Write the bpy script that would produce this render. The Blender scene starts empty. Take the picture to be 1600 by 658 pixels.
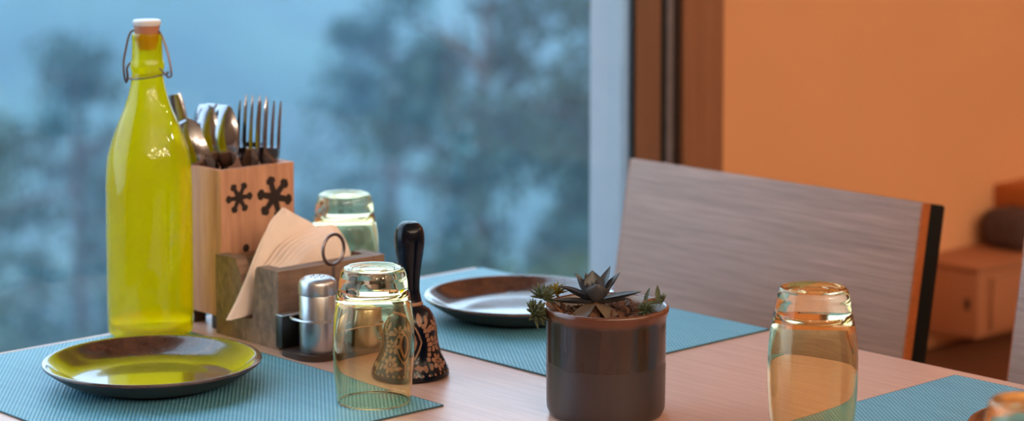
import bpy, bmesh, math, random
from mathutils import Vector, Matrix, Euler
R = math.radians
PI = math.pi
random.seed(7)
scene = bpy.context.scene
COL = scene.collection

# ------------------------------------------------------------------ camera
cam_data = bpy.data.cameras.new('camera')
cam = bpy.data.objects.new('camera', cam_data)
COL.objects.link(cam)
cam.location = (1.9664, -1.7722, 1.275)
cam.rotation_euler = (R(85.0), 0, R(47.042))
cam_data.sensor_width = 36.0
cam_data.lens = 3614.0 / 1600.0 * 36.0
cam_data.shift_y = -(329.0 - 23.18) / 1600.0
cam_data.clip_start = 0.05
cam_data.clip_end = 600
cam_data.dof.use_dof = True
cam_data.dof.focus_distance = 2.06
cam_data.dof.aperture_fstop = 4.5
scene.camera = cam

# ------------------------------------------------------------------ sky (even overcast dusk sky)
world = bpy.data.worlds.new('sky')
scene.world = world
world.use_nodes = True
bg = world.node_tree.nodes['Background']
bg.inputs['Color'].default_value = (0.58, 0.77, 1.0, 1)
bg.inputs['Strength'].default_value = 3.2

scene.view_settings.view_transform = 'Standard'
scene.view_settings.look = 'None'
scene.view_settings.gamma = 1.0
scene.view_settings.exposure = 0.4
scene.view_settings.use_curve_mapping = False
scene.cycles.max_bounces = 16
scene.cycles.transmission_bounces = 14
scene.cycles.transparent_max_bounces = 24
scene.cycles.glossy_bounces = 8
scene.cycles.diffuse_bounces = 5
scene.cycles.volume_bounces = 1
scene.cycles.use_denoising = True
scene.cycles.blur_glossy = 0.3
scene.cycles.sample_clamp_indirect = 12.0

LAMP_STRENGTH = 235.0          # glow of the warm globe lamps (their own light)


# ------------------------------------------------------------------ materials
def lin(c):
    def f(v):
        v /= 255.0
        return v / 12.92 if v <= 0.04045 else ((v + 0.055) / 1.055) ** 2.4
    return (f(c[0]), f(c[1]), f(c[2]), 1.0)


class NT:
    def __init__(self, name):
        self.m = bpy.data.materials.new(name)
        self.m.use_nodes = True
        self.t = self.m.node_tree
        self.t.nodes.clear()
        self.out = self.t.nodes.new('ShaderNodeOutputMaterial')

    def n(self, kind, **kw):
        nd = self.t.nodes.new('ShaderNode' + kind)
        for k, v in kw.items():
            setattr(nd, k, v)
        return nd

    def l(self, a, b):
        self.t.links.new(a, b)

    def coords(self, scale=(1, 1, 1), rot=(0, 0, 0), kind='Object'):
        tc = self.n('TexCoord')
        mp = self.n('Mapping')
        mp.inputs['Scale'].default_value = scale
        mp.inputs['Rotation'].default_value = rot
        self.l(tc.outputs[kind], mp.inputs['Vector'])
        return mp.outputs['Vector']

    def noise(self, vec, scale=5, detail=4, rough=0.5):
        nd = self.n('TexNoise')
        nd.inputs['Scale'].default_value = scale
        nd.inputs['Detail'].default_value = detail
        nd.inputs['Roughness'].default_value = rough
        self.l(vec, nd.inputs['Vector'])
        return nd.outputs['Fac']

    def ramp(self, fac, stops):
        nd = self.n('ValToRGB')
        el = nd.color_ramp.elements
        while len(el) < len(stops):
            el.new(0.5)
        for e, (p, c) in zip(el, stops):
            e.position = p
            e.color = c if len(c) == 4 else (*c, 1)
        self.l(fac, nd.inputs['Fac'])
        return nd.outputs['Color']

    def math(self, op, a, b=None, c=None):
        nd = self.n('Math', operation=op)
        for i, v in enumerate((a, b, c)):
            if v is None:
                continue
            if isinstance(v, (int, float)):
                nd.inputs[i].default_value = v
            else:
                self.l(v, nd.inputs[i])
        return nd.outputs[0]

    def bump(self, h, strength=0.3, dist=0.001):
        nd = self.n('Bump')
        nd.inputs['Strength'].default_value = strength
        nd.inputs['Distance'].default_value = dist
        self.l(h, nd.inputs['Height'])
        return nd.outputs['Normal']

    def schlick(self, f0=0.04):
        """reflectance of a thin sheet, the same from either side"""
        g = self.n('NewGeometry')
        d = self.n('VectorMath', operation='DOT_PRODUCT')
        self.l(g.outputs['Incoming'], d.inputs[0])
        self.l(g.outputs['Normal'], d.inputs[1])
        c = self.math('ABSOLUTE', d.outputs['Value'])
        p = self.math('POWER', self.math('SUBTRACT', 1.0, c), 5.0)
        return self.math('MULTIPLY_ADD', p, 1 - f0, f0)

    def principled(self, **kw):
        nd = self.n('BsdfPrincipled')
        for k, v in kw.items():
            k = k.replace('_', ' ')
            if isinstance(v, (int, float, tuple)):
                nd.inputs[k].default_value = v
            else:
                self.l(v, nd.inputs[k])
        self.l(nd.outputs[0], self.out.inputs['Surface'])
        return nd


def plain(name, c, rough=0.5, var=0.12, scale=30, metallic=0.0, spec=0.5, coat=0.0, bump=0.0):
    t = NT(name)
    b = lin(c)
    f = t.noise(t.coords(), scale, 4)
    col = t.ramp(f, [(0.3, tuple(v * (1 - var) for v in b[:3])), (0.7, tuple(min(1, v * (1 + var)) for v in b[:3]))])
    kw = dict(Base_Color=col, Roughness=rough, Metallic=metallic, Coat_Weight=coat, Coat_Roughness=0.05)
    kw['Specular_IOR_Level'] = spec
    if bump:
        kw['Normal'] = t.bump(f, bump, 0.002)
    t.principled(**kw)
    return t.m


def wood(name, dark, light, grain=(1.5, 60, 60), rough=0.45, nscale=3.0, bump=0.08, coat=0.0, fine=0.4):
    t = NT(name)
    v = t.coords(grain)
    a = t.noise(v, nscale, 5, 0.6)
    v2 = t.coords(tuple(g * 3.2 for g in grain))
    b = t.noise(v2, nscale, 3, 0.5)
    f = t.math('ADD', t.math('MULTIPLY', a, 1 - fine), t.math('MULTIPLY', b, fine))
    col = t.ramp(f, [(0.32, lin(dark)), (0.5, tuple((x + y) / 2 for x, y in zip(lin(dark), lin(light)))), (0.66, lin(light))])
    t.principled(Base_Color=col, Roughness=rough, Normal=t.bump(f, bump, 0.001), Coat_Weight=coat)
    return t.m


def glass_mat(name, tint, rough=0.0, ior=1.48):
    t = NT(name)
    v = t.coords((1, 1, 1))
    f = t.noise(v, 14, 2)
    g = t.n('BsdfGlass')
    g.inputs['Color'].default_value = (*tint, 1)
    g.inputs['Roughness'].default_value = rough
    g.inputs['IOR'].default_value = ior
    t.l(t.bump(f, 0.08, 0.004), g.inputs['Normal'])
    t.l(g.outputs[0], t.out.inputs['Surface'])
    return t.m


def pane_mat(name):
    t = NT(name)
    fr = t.schlick(0.04)
    tr = t.n('BsdfTransparent')
    tr.inputs['Color'].default_value = (0.93, 0.97, 0.97, 1)
    gl = t.n('BsdfGlossy')
    gl.inputs['Roughness'].default_value = 0.0
    mx = t.n('MixShader')
    t.l(fr, mx.inputs[0])
    t.l(tr.outputs[0], mx.inputs[1])
    t.l(gl.outputs[0], mx.inputs[2])
    t.l(mx.outputs[0], t.out.inputs['Surface'])
    return t.m


def bottle_glass(name):
    """thin lime-yellow dyed glass: lets light straight through, scatters some of it, and shines"""
    t = NT(name)
    f = t.noise(t.coords((1, 1, 0.7)), 26, 3)
    tint = t.ramp(f, [(0.35, (0.90, 0.76, 0.02)), (0.65, (0.98, 0.88, 0.04))])
    tr = t.n('BsdfTransparent')
    t.l(tint, tr.inputs['Color'])
    tl = t.n('BsdfTranslucent')
    tl.inputs['Color'].default_value = (1.0, 0.88, 0.0, 1)
    df = t.n('BsdfDiffuse')
    df.inputs['Color'].default_value = (0.95, 0.80, 0.0, 1)
    m0 = t.n('MixShader')
    m0.inputs[0].default_value = 0.40
    t.l(tl.outputs[0], m0.inputs[1])
    t.l(df.outputs[0], m0.inputs[2])
    m1 = t.n('MixShader')
    m1.inputs[0].default_value = 0.30
    t.l(tr.outputs[0], m1.inputs[1])
    t.l(m0.outputs[0], m1.inputs[2])
    gl = t.n('BsdfGlossy')
    gl.inputs['Roughness'].default_value = 0.03
    fr = t.schlick(0.05)
    m2 = t.n('MixShader')
    t.l(fr, m2.inputs[0])
    t.l(m1.outputs[0], m2.inputs[1])
    t.l(gl.outputs[0], m2.inputs[2])
    t.l(m2.outputs[0], t.out.inputs['Surface'])
    return t.m


def placemat_mat(name):
    t = NT(name)
    tc = t.n('TexCoord')
    sp = t.n('SeparateXYZ')
    t.l(tc.outputs['Object'], sp.inputs[0])
    k = 2 * PI / 0.0058
    k2 = 2 * PI / 0.0044
    sx = t.math('SINE', t.math('MULTIPLY', sp.outputs[0], k))
    sy = t.math('SINE', t.math('MULTIPLY', sp.outputs[1], k2))
    w = t.math('MULTIPLY_ADD', t.math('MULTIPLY', sx, sy), 0.5, 0.5)
    nz = t.noise(t.coords((4, 40, 1)), 3, 3)
    w2 = t.math('ADD', t.math('MULTIPLY', w, 0.8), t.math('MULTIPLY', nz, 0.25))
    col = t.ramp(w2, [(0.1, lin((40, 106, 132))), (0.55, lin((82, 150, 174))), (0.95, lin((150, 200, 216)))])
    t.principled(Base_Color=col, Roughness=0.5, Normal=t.bump(w, 0.6, 0.0010))
    return t.m


def plate_mat(name):
    t = NT(name)
    v = t.coords()
    f = t.noise(v, 60, 5, 0.7)
    g = t.noise(v, 9, 3)
    h = t.math('ADD', t.math('MULTIPLY', f, 0.6), t.math('MULTIPLY', g, 0.4))
    col = t.ramp(h, [(0.35, lin((44, 26, 20))), (0.5, lin((70, 44, 34))), (0.68, lin((96, 64, 48)))])
    t.principled(Base_Color=col, Roughness=0.16, Coat_Weight=0.7, Coat_Roughness=0.04, Normal=t.bump(g, 0.05, 0.003))
    return t.m


def pot_mat(name):
    t = NT(name)
    tc = t.n('TexCoord')
    sp = t.n('SeparateXYZ')
    t.l(tc.outputs['Object'], sp.inputs[0])
    wob = t.noise(t.coords((1, 1, 0.2)), 18, 3)
    z = t.math('ADD', sp.outputs[2], t.math('MULTIPLY', wob, 0.010))
    up = t.ramp(t.math('MULTIPLY', z, 10.0), [(0.50, (0, 0, 0)), (0.54, (1, 1, 1))])
    lipm = t.ramp(t.math('MULTIPLY', z, 10.0), [(0.905, (0, 0, 0)), (0.945, (1, 1, 1))])
    st = t.noise(t.coords((30, 30, 3)), 2, 4)
    glaze = t.ramp(st, [(0.3, lin((26, 20, 21))), (0.52, lin((38, 27, 25))), (0.72, lin((58, 36, 28)))])
    body = t.ramp(st, [(0.3, lin((40, 34, 38))), (0.7, lin((56, 43, 42)))])
    m1 = t.n('MixRGB')
    t.l(up, m1.inputs[0]); t.l(body, m1.inputs[1]); t.l(glaze, m1.inputs[2])
    m2 = t.n('MixRGB')
    m2.inputs[2].default_value = lin((92, 50, 31))
    t.l(lipm, m2.inputs[0]); t.l(m1.outputs[0], m2.inputs[1])
    ro = t.math('MULTIPLY_ADD', up, -0.22, 0.42)
    t.principled(Base_Color=m2.outputs[0], Roughness=ro, Coat_Weight=0.25, Coat_Roughness=0.1,
                 Normal=t.bump(wob, 0.15, 0.004))
    return t.m


def emit_mat(name, col, s):
    t = NT(name)
    e = t.n('Emission')
    e.inputs['Color'].default_value = (*col, 1)
    e.inputs['Strength'].default_value = s
    t.l(e.outputs[0], t.out.inputs['Surface'])
    return t.m


def steel(name, c=(200, 200, 205), rough=0.22, brushed=False):
    t = NT(name)
    v = t.coords((4, 4, 300) if brushed else (20, 20, 20))
    f = t.noise(v, 4, 3)
    r = t.math('MULTIPLY_ADD', f, 0.15, rough - 0.07)
    t.principled(Base_Color=lin(c), Metallic=1.0, Roughness=r)
    return t.m


M = dict(
    table=wood('laminate', (188, 144, 128), (218, 178, 162), grain=(1.5, 60, 60), rough=0.36, nscale=3, bump=0.03, fine=0.5),
    table_edge=wood('laminate_edge', (168, 120, 98), (196, 150, 126), grain=(1.2, 30, 30), rough=0.5),
    metal_black=plain('black_metal', (14, 14, 15), 0.4, 0.2),
    chair_wood=wood('chair_veneer', (120, 86, 70), (172, 132, 112), grain=(1.8, 20, 75), rough=0.45, nscale=2.5, bump=0.05, fine=0.45),
    chair_edge=wood('chair_edge', (140, 68, 26), (176, 92, 40), grain=(1.5, 40, 40), rough=0.5),
    chair_pad=plain('black_leather', (5, 5, 5), 0.7, 0.2, 80, spec=0.2, bump=0.1),
    mat=placemat_mat('woven_vinyl'),
    mat_edge=plain('mat_edge', (52, 78, 84), 0.7),
    plate=plate_mat('brown_glaze'),
    plate_under=plain('plate_underside', (40, 28, 24), 0.45, 0.2),
    pot=pot_mat('pot_glaze'),
    pot_in=plain('pot_inside', (150, 140, 136), 0.35, 0.1),
    soil=plain('soil', (46, 30, 22), 0.95, 0.5, 90, bump=0.6),
    mulch=plain('mulch', (92, 56, 36), 0.9, 0.35, 200),
    leaf=plain('succulent_leaf', (64, 64, 66), 0.38, 0.25, 60),
    leaf_old=plain('old_leaf', (108, 90, 72), 0.5, 0.3, 70),
    spike=plain('spiky_leaf', (84, 92, 66), 0.5, 0.35, 120),
    spike_y=plain('yellow_spiky_leaf', (128, 110, 34), 0.5, 0.3, 120),
    stem=plain('dry_stem', (122, 78, 52), 0.8, 0.3, 150),
    glass=glass_mat('amber_glass', (1.0, 0.95, 0.80)),
    glass_amber=glass_mat('deep_amber_glass', (0.985, 0.915, 0.76)),
    bottle=bottle_glass('lime_glass'),
    stopper_w=plain('stopper_white', (226, 222, 220), 0.3, 0.05),
    stopper_t=plain('stopper_tan', (176, 118, 92), 0.4, 0.1),
    wire=steel('wire', (120, 104, 100), 0.35),
    cutlery=steel('cutlery', (158, 158, 164), 0.15),
    shaker=steel('brushed_steel', (196, 198, 202), 0.30),
    hole=plain('dark_hole', (12, 12, 12), 0.8),
    box_wood=wood('box_wood', (164, 112, 86), (204, 152, 120), grain=(20, 20, 2.0), rough=0.6, nscale=3),
    box_dark=plain('box_foot', (60, 44, 38), 0.7),
    burn=plain('burnt_mark', (40, 24, 20), 0.8, 0.3),
    holder_wood=wood('weathered_wood', (84, 64, 54), (148, 116, 94), grain=(30, 3, 18), rough=0.65, nscale=2.5, bump=0.2),
    napkin=plain('paper', (244, 226, 216), 0.85, 0.05, 40),
    bell=plain('black_lacquer', (5, 12, 26), 0.16, 0.2, spec=0.28),
    bell_copper=plain('copper_paint', (134, 92, 68), 0.4, 0.25, 160),
    wall_orange=plain('orange_paint', (228, 164, 116), 0.75, 0.03, 3),
    wall_cream=plain('taupe_paint', (136, 114, 98), 0.8, 0.03, 3),
    ceiling=plain('ceiling_paint', (226, 216, 206), 0.85, 0.02, 3),
    floor=wood('floor_wood', (84, 52, 34), (128, 84, 56), grain=(1, 9, 9), rough=0.5, nscale=2),
    frame_white=plain('white_frame', (158, 160, 166), 0.45, 0.03),
    frame_brown=wood('brown_frame', (116, 84, 68), (134, 96, 76), grain=(30, 30, 1), rough=0.5, nscale=1),
    frame_brown2=wood('brown_casing', (138, 92, 68), (156, 104, 76), grain=(30, 30, 1), rough=0.5, nscale=1),
    frame_black=plain('black_gasket', (10, 12, 16), 0.5),
    frame_dark=plain('dark_channel', (34, 24, 24), 0.5),
    frame_grey=plain('grey_rail', (112, 108, 116), 0.4),
    pane=pane_mat('window_pane'),
    cab=plain('cabinet_wood', (170, 108, 74), 0.6, 0.08, 8),
    cab_dark=plain('lower_panel_brown', (104, 58, 34), 0.6, 0.1, 8),
    shelf=plain('shelf_orange', (176, 92, 34), 0.55, 0.1, 12),
    bag=plain('dark_fabric', (78, 56, 52), 0.9, 0.15, 20),
    foliage=plain('foliage', (40, 68, 52), 0.7, 0.4, 1.5),
    foliage2=plain('yellow_foliage', (70, 84, 50), 0.7, 0.4, 1.5),
    bark=plain('bark', (70, 58, 48), 0.9, 0.2, 8),
    hill=plain('hillside', (48, 68, 58), 0.95, 0.45, 0.09),
    lamp=emit_mat('lamp_glow', (1.0, 0.80, 0.58), LAMP_STRENGTH),
    cord=plain('lamp_cord', (20, 18, 18), 0.6),
)


# ------------------------------------------------------------------ geometry helpers
def obj(name, verts, faces, mat, parent=None, loc=(0, 0, 0), rot=(0, 0, 0), smooth=40):
    me = bpy.data.meshes.new(name)
    me.from_pydata([tuple(v) for v in verts], [], faces)
    bm = bmesh.new()
    bm.from_mesh(me)
    bmesh.ops.remove_doubles(bm, verts=bm.verts, dist=1e-6)
    bmesh.ops.recalc_face_normals(bm, faces=bm.faces)
    bm.to_mesh(me)
    bm.free()
    me.materials.append(mat)
    if smooth:
        me.polygons.foreach_set('use_smooth', [True] * len(me.polygons))
        me.set_sharp_from_angle(angle=R(smooth))
    o = bpy.data.objects.new(name, me)
    COL.objects.link(o)
    o.location = loc
    o.rotation_euler = rot
    if parent:
        o.parent = parent
    return o


def tag(o, label=None, cat=None, group=None, kind=None):
    if label: o['label'] = label
    if cat: o['category'] = cat
    if group: o['group'] = group
    if kind: o['kind'] = kind
    return o


def empty(name, loc=(0, 0, 0), rot=(0, 0, 0)):
    o = bpy.data.objects.new(name, None)
    COL.objects.link(o)
    o.location = loc
    o.rotation_euler = rot
    o.empty_display_size = 0.02
    return o


def box_vf(x0, x1, y0, y1, z0, z1, bev=0.0, seg=2):
    bm = bmesh.new()
    bmesh.ops.create_cube(bm, size=1.0)
    for v in bm.verts:
        v.co = Vector((x0 + (v.co.x + .5) * (x1 - x0), y0 + (v.co.y + .5) * (y1 - y0), z0 + (v.co.z + .5) * (z1 - z0)))
    if bev:
        bmesh.ops.bevel(bm, geom=list(bm.edges), offset=bev, segments=seg, profile=0.5, affect='EDGES')
    return dump(bm)


def dump(bm):
    bm.verts.index_update()
    V = [v.co.copy() for v in bm.verts]
    F = [[v.index for v in f.verts] for f in bm.faces]
    bm.free()
    return V, F


def box(name, x0, x1, y0, y1, z0, z1, mat, parent=None, bev=0.0, seg=2, **kw):
    V, F = box_vf(x0, x1, y0, y1, z0, z1, bev, seg)
    return obj(name, V, F, mat, parent, **kw)


def merge(*vfs):
    V, F = [], []
    for v, f in vfs:
        n = len(V)
        V += list(v)
        F += [[i + n for i in q] for q in f]
    return V, F


def lathe_vf(prof, seg=48, closed=False):
    """prof: list of (r, z). r == 0 closes to a pole. closed: the profile is a loop"""
    V, F, rings = [], [], []
    for r, z in prof:
        if r < 1e-7:
            rings.append([len(V)])
            V.append(Vector((0, 0, z)))
        else:
            rings.append(list(range(len(V), len(V) + seg)))
            for k in range(seg):
                a = 2 * PI * k / seg
                V.append(Vector((r * math.cos(a), r * math.sin(a), z)))
    pairs = list(zip(rings[:-1], rings[1:]))
    if closed:
        pairs.append((rings[-1], rings[0]))
    for a, b in pairs:
        for k in range(seg):
            k2 = (k + 1) % seg
            if len(a) == 1 and len(b) == 1:
                continue
            if len(a) == 1:
                F.append([a[0], b[k], b[k2]])
            elif len(b) == 1:
                F.append([a[k], a[k2], b[0]])
            else:
                F.append([a[k], a[k2], b[k2], b[k]])
    return V, F


def smooth_prof(pts, n=6):
    """Catmull-Rom through profile points"""
    P = [Vector((p[0], p[1], 0)) for p in pts]
    P = [P[0] * 2 - P[1]] + P + [P[-1] * 2 - P[-2]]
    out = []
    for i in range(1, len(P) - 2):
        for k in range(n):
            t = k / n
            a, b, c, d = P[i - 1], P[i], P[i + 1], P[i + 2]
            q = 0.5 * ((2 * b) + (c - a) * t + (2 * a - 5 * b + 4 * c - d) * t * t + (3 * b - 3 * c + d - a) * t ** 3)
            out.append((max(q.x, 0.0), q.y))
    out.append((pts[-1][0], pts[-1][1]))
    return out


def tube_vf(pts, r, seg=8, closed=False):
    P = [Vector(p) for p in pts]
    n = len(P)
    rr = r if isinstance(r, (list, tuple)) else [r] * n
    V, F = [], []
    up = Vector((0.13, 0.31, 0.94)).normalized()
    prev = None
    for i in range(n):
        if closed:
            t = P[(i + 1) % n] - P[i - 1]
        else:
            t = P[min(i + 1, n - 1)] - P[max(i - 1, 0)]
        t.normalize()
        if prev is None:
            a = t.cross(up)
            if a.length < 0.05:
                a = t.cross(Vector((1, 0, 0)))
        else:
            a = prev - t * prev.dot(t)
        a.normalize()
        prev = a
        b = t.cross(a)
        for k in range(seg):
            w = 2 * PI * k / seg
            V.append(P[i] + (a * math.cos(w) + b * math.sin(w)) * rr[i])
    m = n if closed else n - 1
    for i in range(m):
        j = (i + 1) % n
        for k in range(seg):
            k2 = (k + 1) % seg
            F.append([i * seg + k, i * seg + k2, j * seg + k2, j * seg + k])
    if not closed:
        F.append(list(range(seg)))
        F.append([(n - 1) * seg + k for k in range(seg)])
    return V, F


def ribbon_vf(sec):
    """sec: list of (x, y, z, half_width, half_thickness): 8-sided soft strip, width along x, thickness along y"""
    V, F = [], []
    for x, y, z, w, t in sec:
        for cx, cy in ((-1, -.35), (-.75, -1), (.75, -1), (1, -.35), (1, .35), (.75, 1), (-.75, 1), (-1, .35)):
            V.append(Vector((x + cx * w, y + cy * t, z)))
    for i in range(len(sec) - 1):
        for k in range(8):
            k2 = (k + 1) % 8
            F.append([i * 8 + k, i * 8 + k2, (i + 1) * 8 + k2, (i + 1) * 8 + k])
    F.append(list(range(8)))
    F.append([(len(sec) - 1) * 8 + k for k in range(8)])
    return V, F


def prism_vf(poly, d0, d1, axis='y'):
    """poly in (a, b) extruded between d0 and d1 along axis; y: (x,z); x: (y,z)"""
    def P(a, b, d):
        return Vector((a, d, b)) if axis == 'y' else Vector((d, a, b))
    n = len(poly)
    V = [P(a, b, d0) for a, b in poly] + [P(a, b, d1) for a, b in poly]
    F = [list(range(n)), list(range(n, 2 * n))]
    for k in range(n):
        k2 = (k + 1) % n
        F.append([k, k2, n + k2, n + k])
    return V, F


def copy_tree(o, parent=None):
    c = o.copy()
    COL.objects.link(c)
    c.parent = parent
    for ch in list(o.children):
        copy_tree(ch, c)
    return c


def struct(name, *a, **kw):
    o = box(name, *a, **kw)
    o['kind'] = 'structure'
    return o


T = 0.75          # height of the table top

# ------------------------------------------------------------------ the room
struct('floor', -0.5, 4.6, -3.6, 4.2, -0.1, 0.0, M['floor'])
struct('ceiling', -0.5, 4.6, -3.6, 4.2, 2.7, 2.8, M['ceiling'])
struct('wall_right', 4.5, 4.6, -3.5, 4.1, 0, 2.7, M['wall_cream'])
struct('wall_front', -0.3, 4.5, -3.6, -3.5, 0, 2.7, M['wall_cream'])
struct('wall_back', -0.3, 4.5, 4.1, 4.2, 0, 2.7, M['wall_orange'])
struct('wall_left', -0.335, -0.3, 0.547, 4.1, 0, 2.7, M['wall_orange'])
struct('wall_lintel', -0.22, -0.05, -3.5, 0.55, 2.45, 2.7, M['wall_cream'])
struct('wall_sill', -0.22, -0.05, -3.5, 0.55, 0.0, 0.32, M['wall_cream'])
struct('lower_panel_left', -0.3, -0.285, 0.56, 4.1, 0.0, 0.40, M['cab_dark'])  # darker brown panel over the lower part of the orange wall

win = tag(empty('window_1', (-0.1, 0.4, 0.32)), kind='structure')


def wbox(name, x0, x1, y0, y1, z0, z1, m, bev=0.002):
    return box(name, x0 + .1, x1 + .1, y0 - .4, y1 - .4, z0 - .32, z1 - .32, m, win, bev)


wbox('pane', -0.128, -0.122, -3.42, 0.3719, 0.38, 2.40, M['pane'], 0)
wbox('outer_post', -0.186, -0.108, 0.372, 0.455, -1.0, 3.0, M['frame_white'])
wbox('gasket', -0.107, -0.098, 0.3635, 0.3690, 0.32, 2.45, M['frame_black'], 0.001)
wbox('inner_post', -0.107, -0.100, 0.3690, 0.4185, 0.32, 2.45, M['frame_brown'])
wbox('dark_channel', -0.1075, -0.105, 0.4185, 0.4290, 0.32, 2.45, M['frame_black'], 0)
wbox('sliding_rail', -0.107, -0.098, 0.4290, 0.4400, 0.32, 2.45, M['frame_grey'])
wbox('dark_channel', -0.1075, -0.105, 0.4400, 0.4610, 0.32, 2.45, M['frame_dark'], 0)
wbox('casing', -0.200, -0.098, 0.4610, 0.4990, 0.0, 2.70, M['frame_brown2'])
wbox('casing', -0.305, -0.104, 0.5050, 0.5460, 0.0, 2.70, M['frame_brown2'])
wbox('bottom_rail', -0.16, -0.09, -3.42, 0.3635, 0.32, 0.38, M['frame_brown'])
wbox('top_rail', -0.16, -0.09, -3.42, 0.3635, 2.40, 2.45, M['frame_brown'])
wbox('inner_post', -0.16, -0.09, -3.5, -3.42, 0.32, 2.45, M['frame_brown'])

# ------------------------------------------------------------------ outdoors
def hill_height(d, s):
    # d: distance straight out from the window wall, s: along it
    base = [(-2, -3.0), (10, -5.2), (25, -8.5), (45, -13), (65, -17), (85, -14), (120, -2), (160, 14), (200, 30)]
    for (a, za), (b, zb) in zip(base[:-1], base[1:]):
        if d <= b:
            t = max(0, (d - a) / (b - a))
            z = za + (zb - za) * t
            break
    else:
        z = base[-1][1]
    return z + 0.02 * d * math.sin(s * 0.11 + d * 0.07) + 0.01 * d * math.sin(s * 0.31 - d * 0.19)


V, F = [], []
nd, ns = 50, 60
for i in range(nd + 1):
    d = 0.6 + 195 * (i / nd) ** 1.6
    for j in range(ns + 1):
        s = -90 + 300 * j / ns
        V.append((-d, s, hill_height(d, s)))
for i in range(nd):
    for j in range(ns):
        a = i * (ns + 1) + j
        F.append([a, a + 1, a + ns + 2, a + ns + 1])
hill = obj('hillside', V, F, M['hill'], smooth=180)
tag(hill, 'misty green hillside falling away below the window', 'hillside', kind='structure')


def tree(px, py, z_top, height, rad, label, mats, seed, leaves=5200, lean=0.0, gap=0.35):
    rnd = random.Random(seed)
    gz = z_top - height
    root = tag(empty('tree', (px, py, gz)), label, 'tree', 'trees in the mist outside')
    V, F = tube_vf([(0, 0, -0.6), (lean * .3, 0.05, height * .3), (lean * .6, -.05, height * .6), (lean, 0, height * .93)],
                   [rad * .09, rad * .075, rad * .05, rad * .012], 8)
    for k in range(9):
        h = height * rnd.uniform(.35, .85)
        a = rnd.uniform(0, 2 * PI)
        L = rad * rnd.uniform(.6, .95)
        x0 = lean * h / height
        V, F = merge((V, F), tube_vf([(x0, 0, h), (x0 + L * .5 * math.cos(a), L * .5 * math.sin(a), h + L * .22),
                                      (x0 + L * math.cos(a), L * math.sin(a), h + L * .32)], [rad * .03, rad * .02, rad * .006], 6))
    obj('trunk', V, F, M['bark'], root)
    # crown: clumps of leaves at the ends of the boughs
    LV, LF = [], []
    clumps = []
    for k in range(46):
        u = rnd.random() ** .8
        h = height * (.28 + .70 * u)
        w = rad * (1.0 - .72 * u ** 1.6) * math.sqrt(rnd.uniform(.15, 1.0))
        a = rnd.uniform(0, 2 * PI)
        clumps.append((Vector((lean * h / height + w * math.cos(a), w * math.sin(a), h)), rad * rnd.uniform(.16, gap)))
    per = leaves // len(clumps)
    for c, cr in clumps:
        for q in range(per):
            d = Vector((rnd.gauss(0, 1), rnd.gauss(0, 1), rnd.gauss(0, .75)))
            d = d.normalized() * cr * rnd.random() ** .45
            p = c + d
            s = rad * rnd.uniform(.025, .055)
            e = Euler((rnd.uniform(0, PI), rnd.uniform(0, PI), rnd.uniform(0, PI))).to_matrix()
            n = len(LV)
            LV += [p + e @ Vector((-s, 0, 0)), p + e @ Vector((0, -s * .5, .15 * s)), p + e @ Vector((s * 1.2, 0, 0)), p + e @ Vector((0, s * .5, .15 * s))]
            LF.append([n, n + 1, n + 2, n + 3])
    me = bpy.data.meshes.new('foliage')
    me.from_pydata([tuple(v) for v in LV], [], LF)
    me.materials.append(mats)
    fo = bpy.data.objects.new('foliage', me)
    COL.objects.link(fo)
    fo.parent = root
    fo['kind'] = 'stuff'
    return root


CAMP = Vector(cam.location)
FWD = Vector((-0.731857, 0.681459, 0))
RGT = Vector((0.681459, 0.731857, 0))


def out_at(dist, side, z):
    p = CAMP + FWD * dist + RGT * side
    return p.x, p.y, z


# distance from the camera, sideways offset, height of the tree top
TREES = [
    (26, -0.45, 0.55, 9.5, 1.95, 'tall leafy tree in the mist, the largest, in the middle of the window', 'foliage', 3, 7200, .3),
    (20.5, 0.75, -0.1, 8.0, 1.05, 'dark leafy tree in the mist against the white window post', 'foliage', 5, 5200, .1),
    (34, -6.35, -2.15, 8.0, 1.6, 'pale tree in the mist behind the yellow bottle', 'foliage', 9, 5200, -.2),
    (30, -7.0, -2.75, 6.5, 1.7, 'low misty tree at the left end of the window', 'foliage', 12, 3600, .2),
    (36, -3.6, -5.0, 6.0, 1.5, 'low misty tree behind the wooden cutlery box', 'foliage', 14, 3600, 0),
    (13.5, 0.21, -1.29, 4.2, 0.6, 'yellowish bush in the mist under the tall trees', 'foliage2', 17, 3600, 0),
    (32, -2.0, -4.2, 5.0, 1.2, 'round bush in the mist behind the upside-down glass', 'foliage', 21, 3600, 0),
    (17.5, -0.45, -2.0, 5.5, 0.95, 'dark spreading bush in the mist, nearest the plate by the window', 'foliage', 31, 4200, 0),
    (25, -4.05, -3.03, 6.0, 1.1, 'misty bush low behind the bottle, right of its body', 'foliage', 33, 3800, 0),
    (19, -4.25, -2.75, 5.0, 0.9, 'dark low bush in the mist just above the table edge, far left', 'foliage', 35, 3600, 0),
    (42, -2.2, -1.2, 9.0, 1.9, 'pale distant tree, left of the largest tree', 'foliage', 37, 4800, 0),
    (48, -7.5, -5.5, 7.0, 2.0, 'faint far tree low down in the mist, leftmost', 'foliage', 25, 3000, 0),
]
for d, s, zt, h, r, lab, mt, sd, lv, ln in TREES:
    x, y, z = out_at(d, s, zt)
    tree(x, y, zt, h, r, lab, M[mt], sd, lv, ln)

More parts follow.
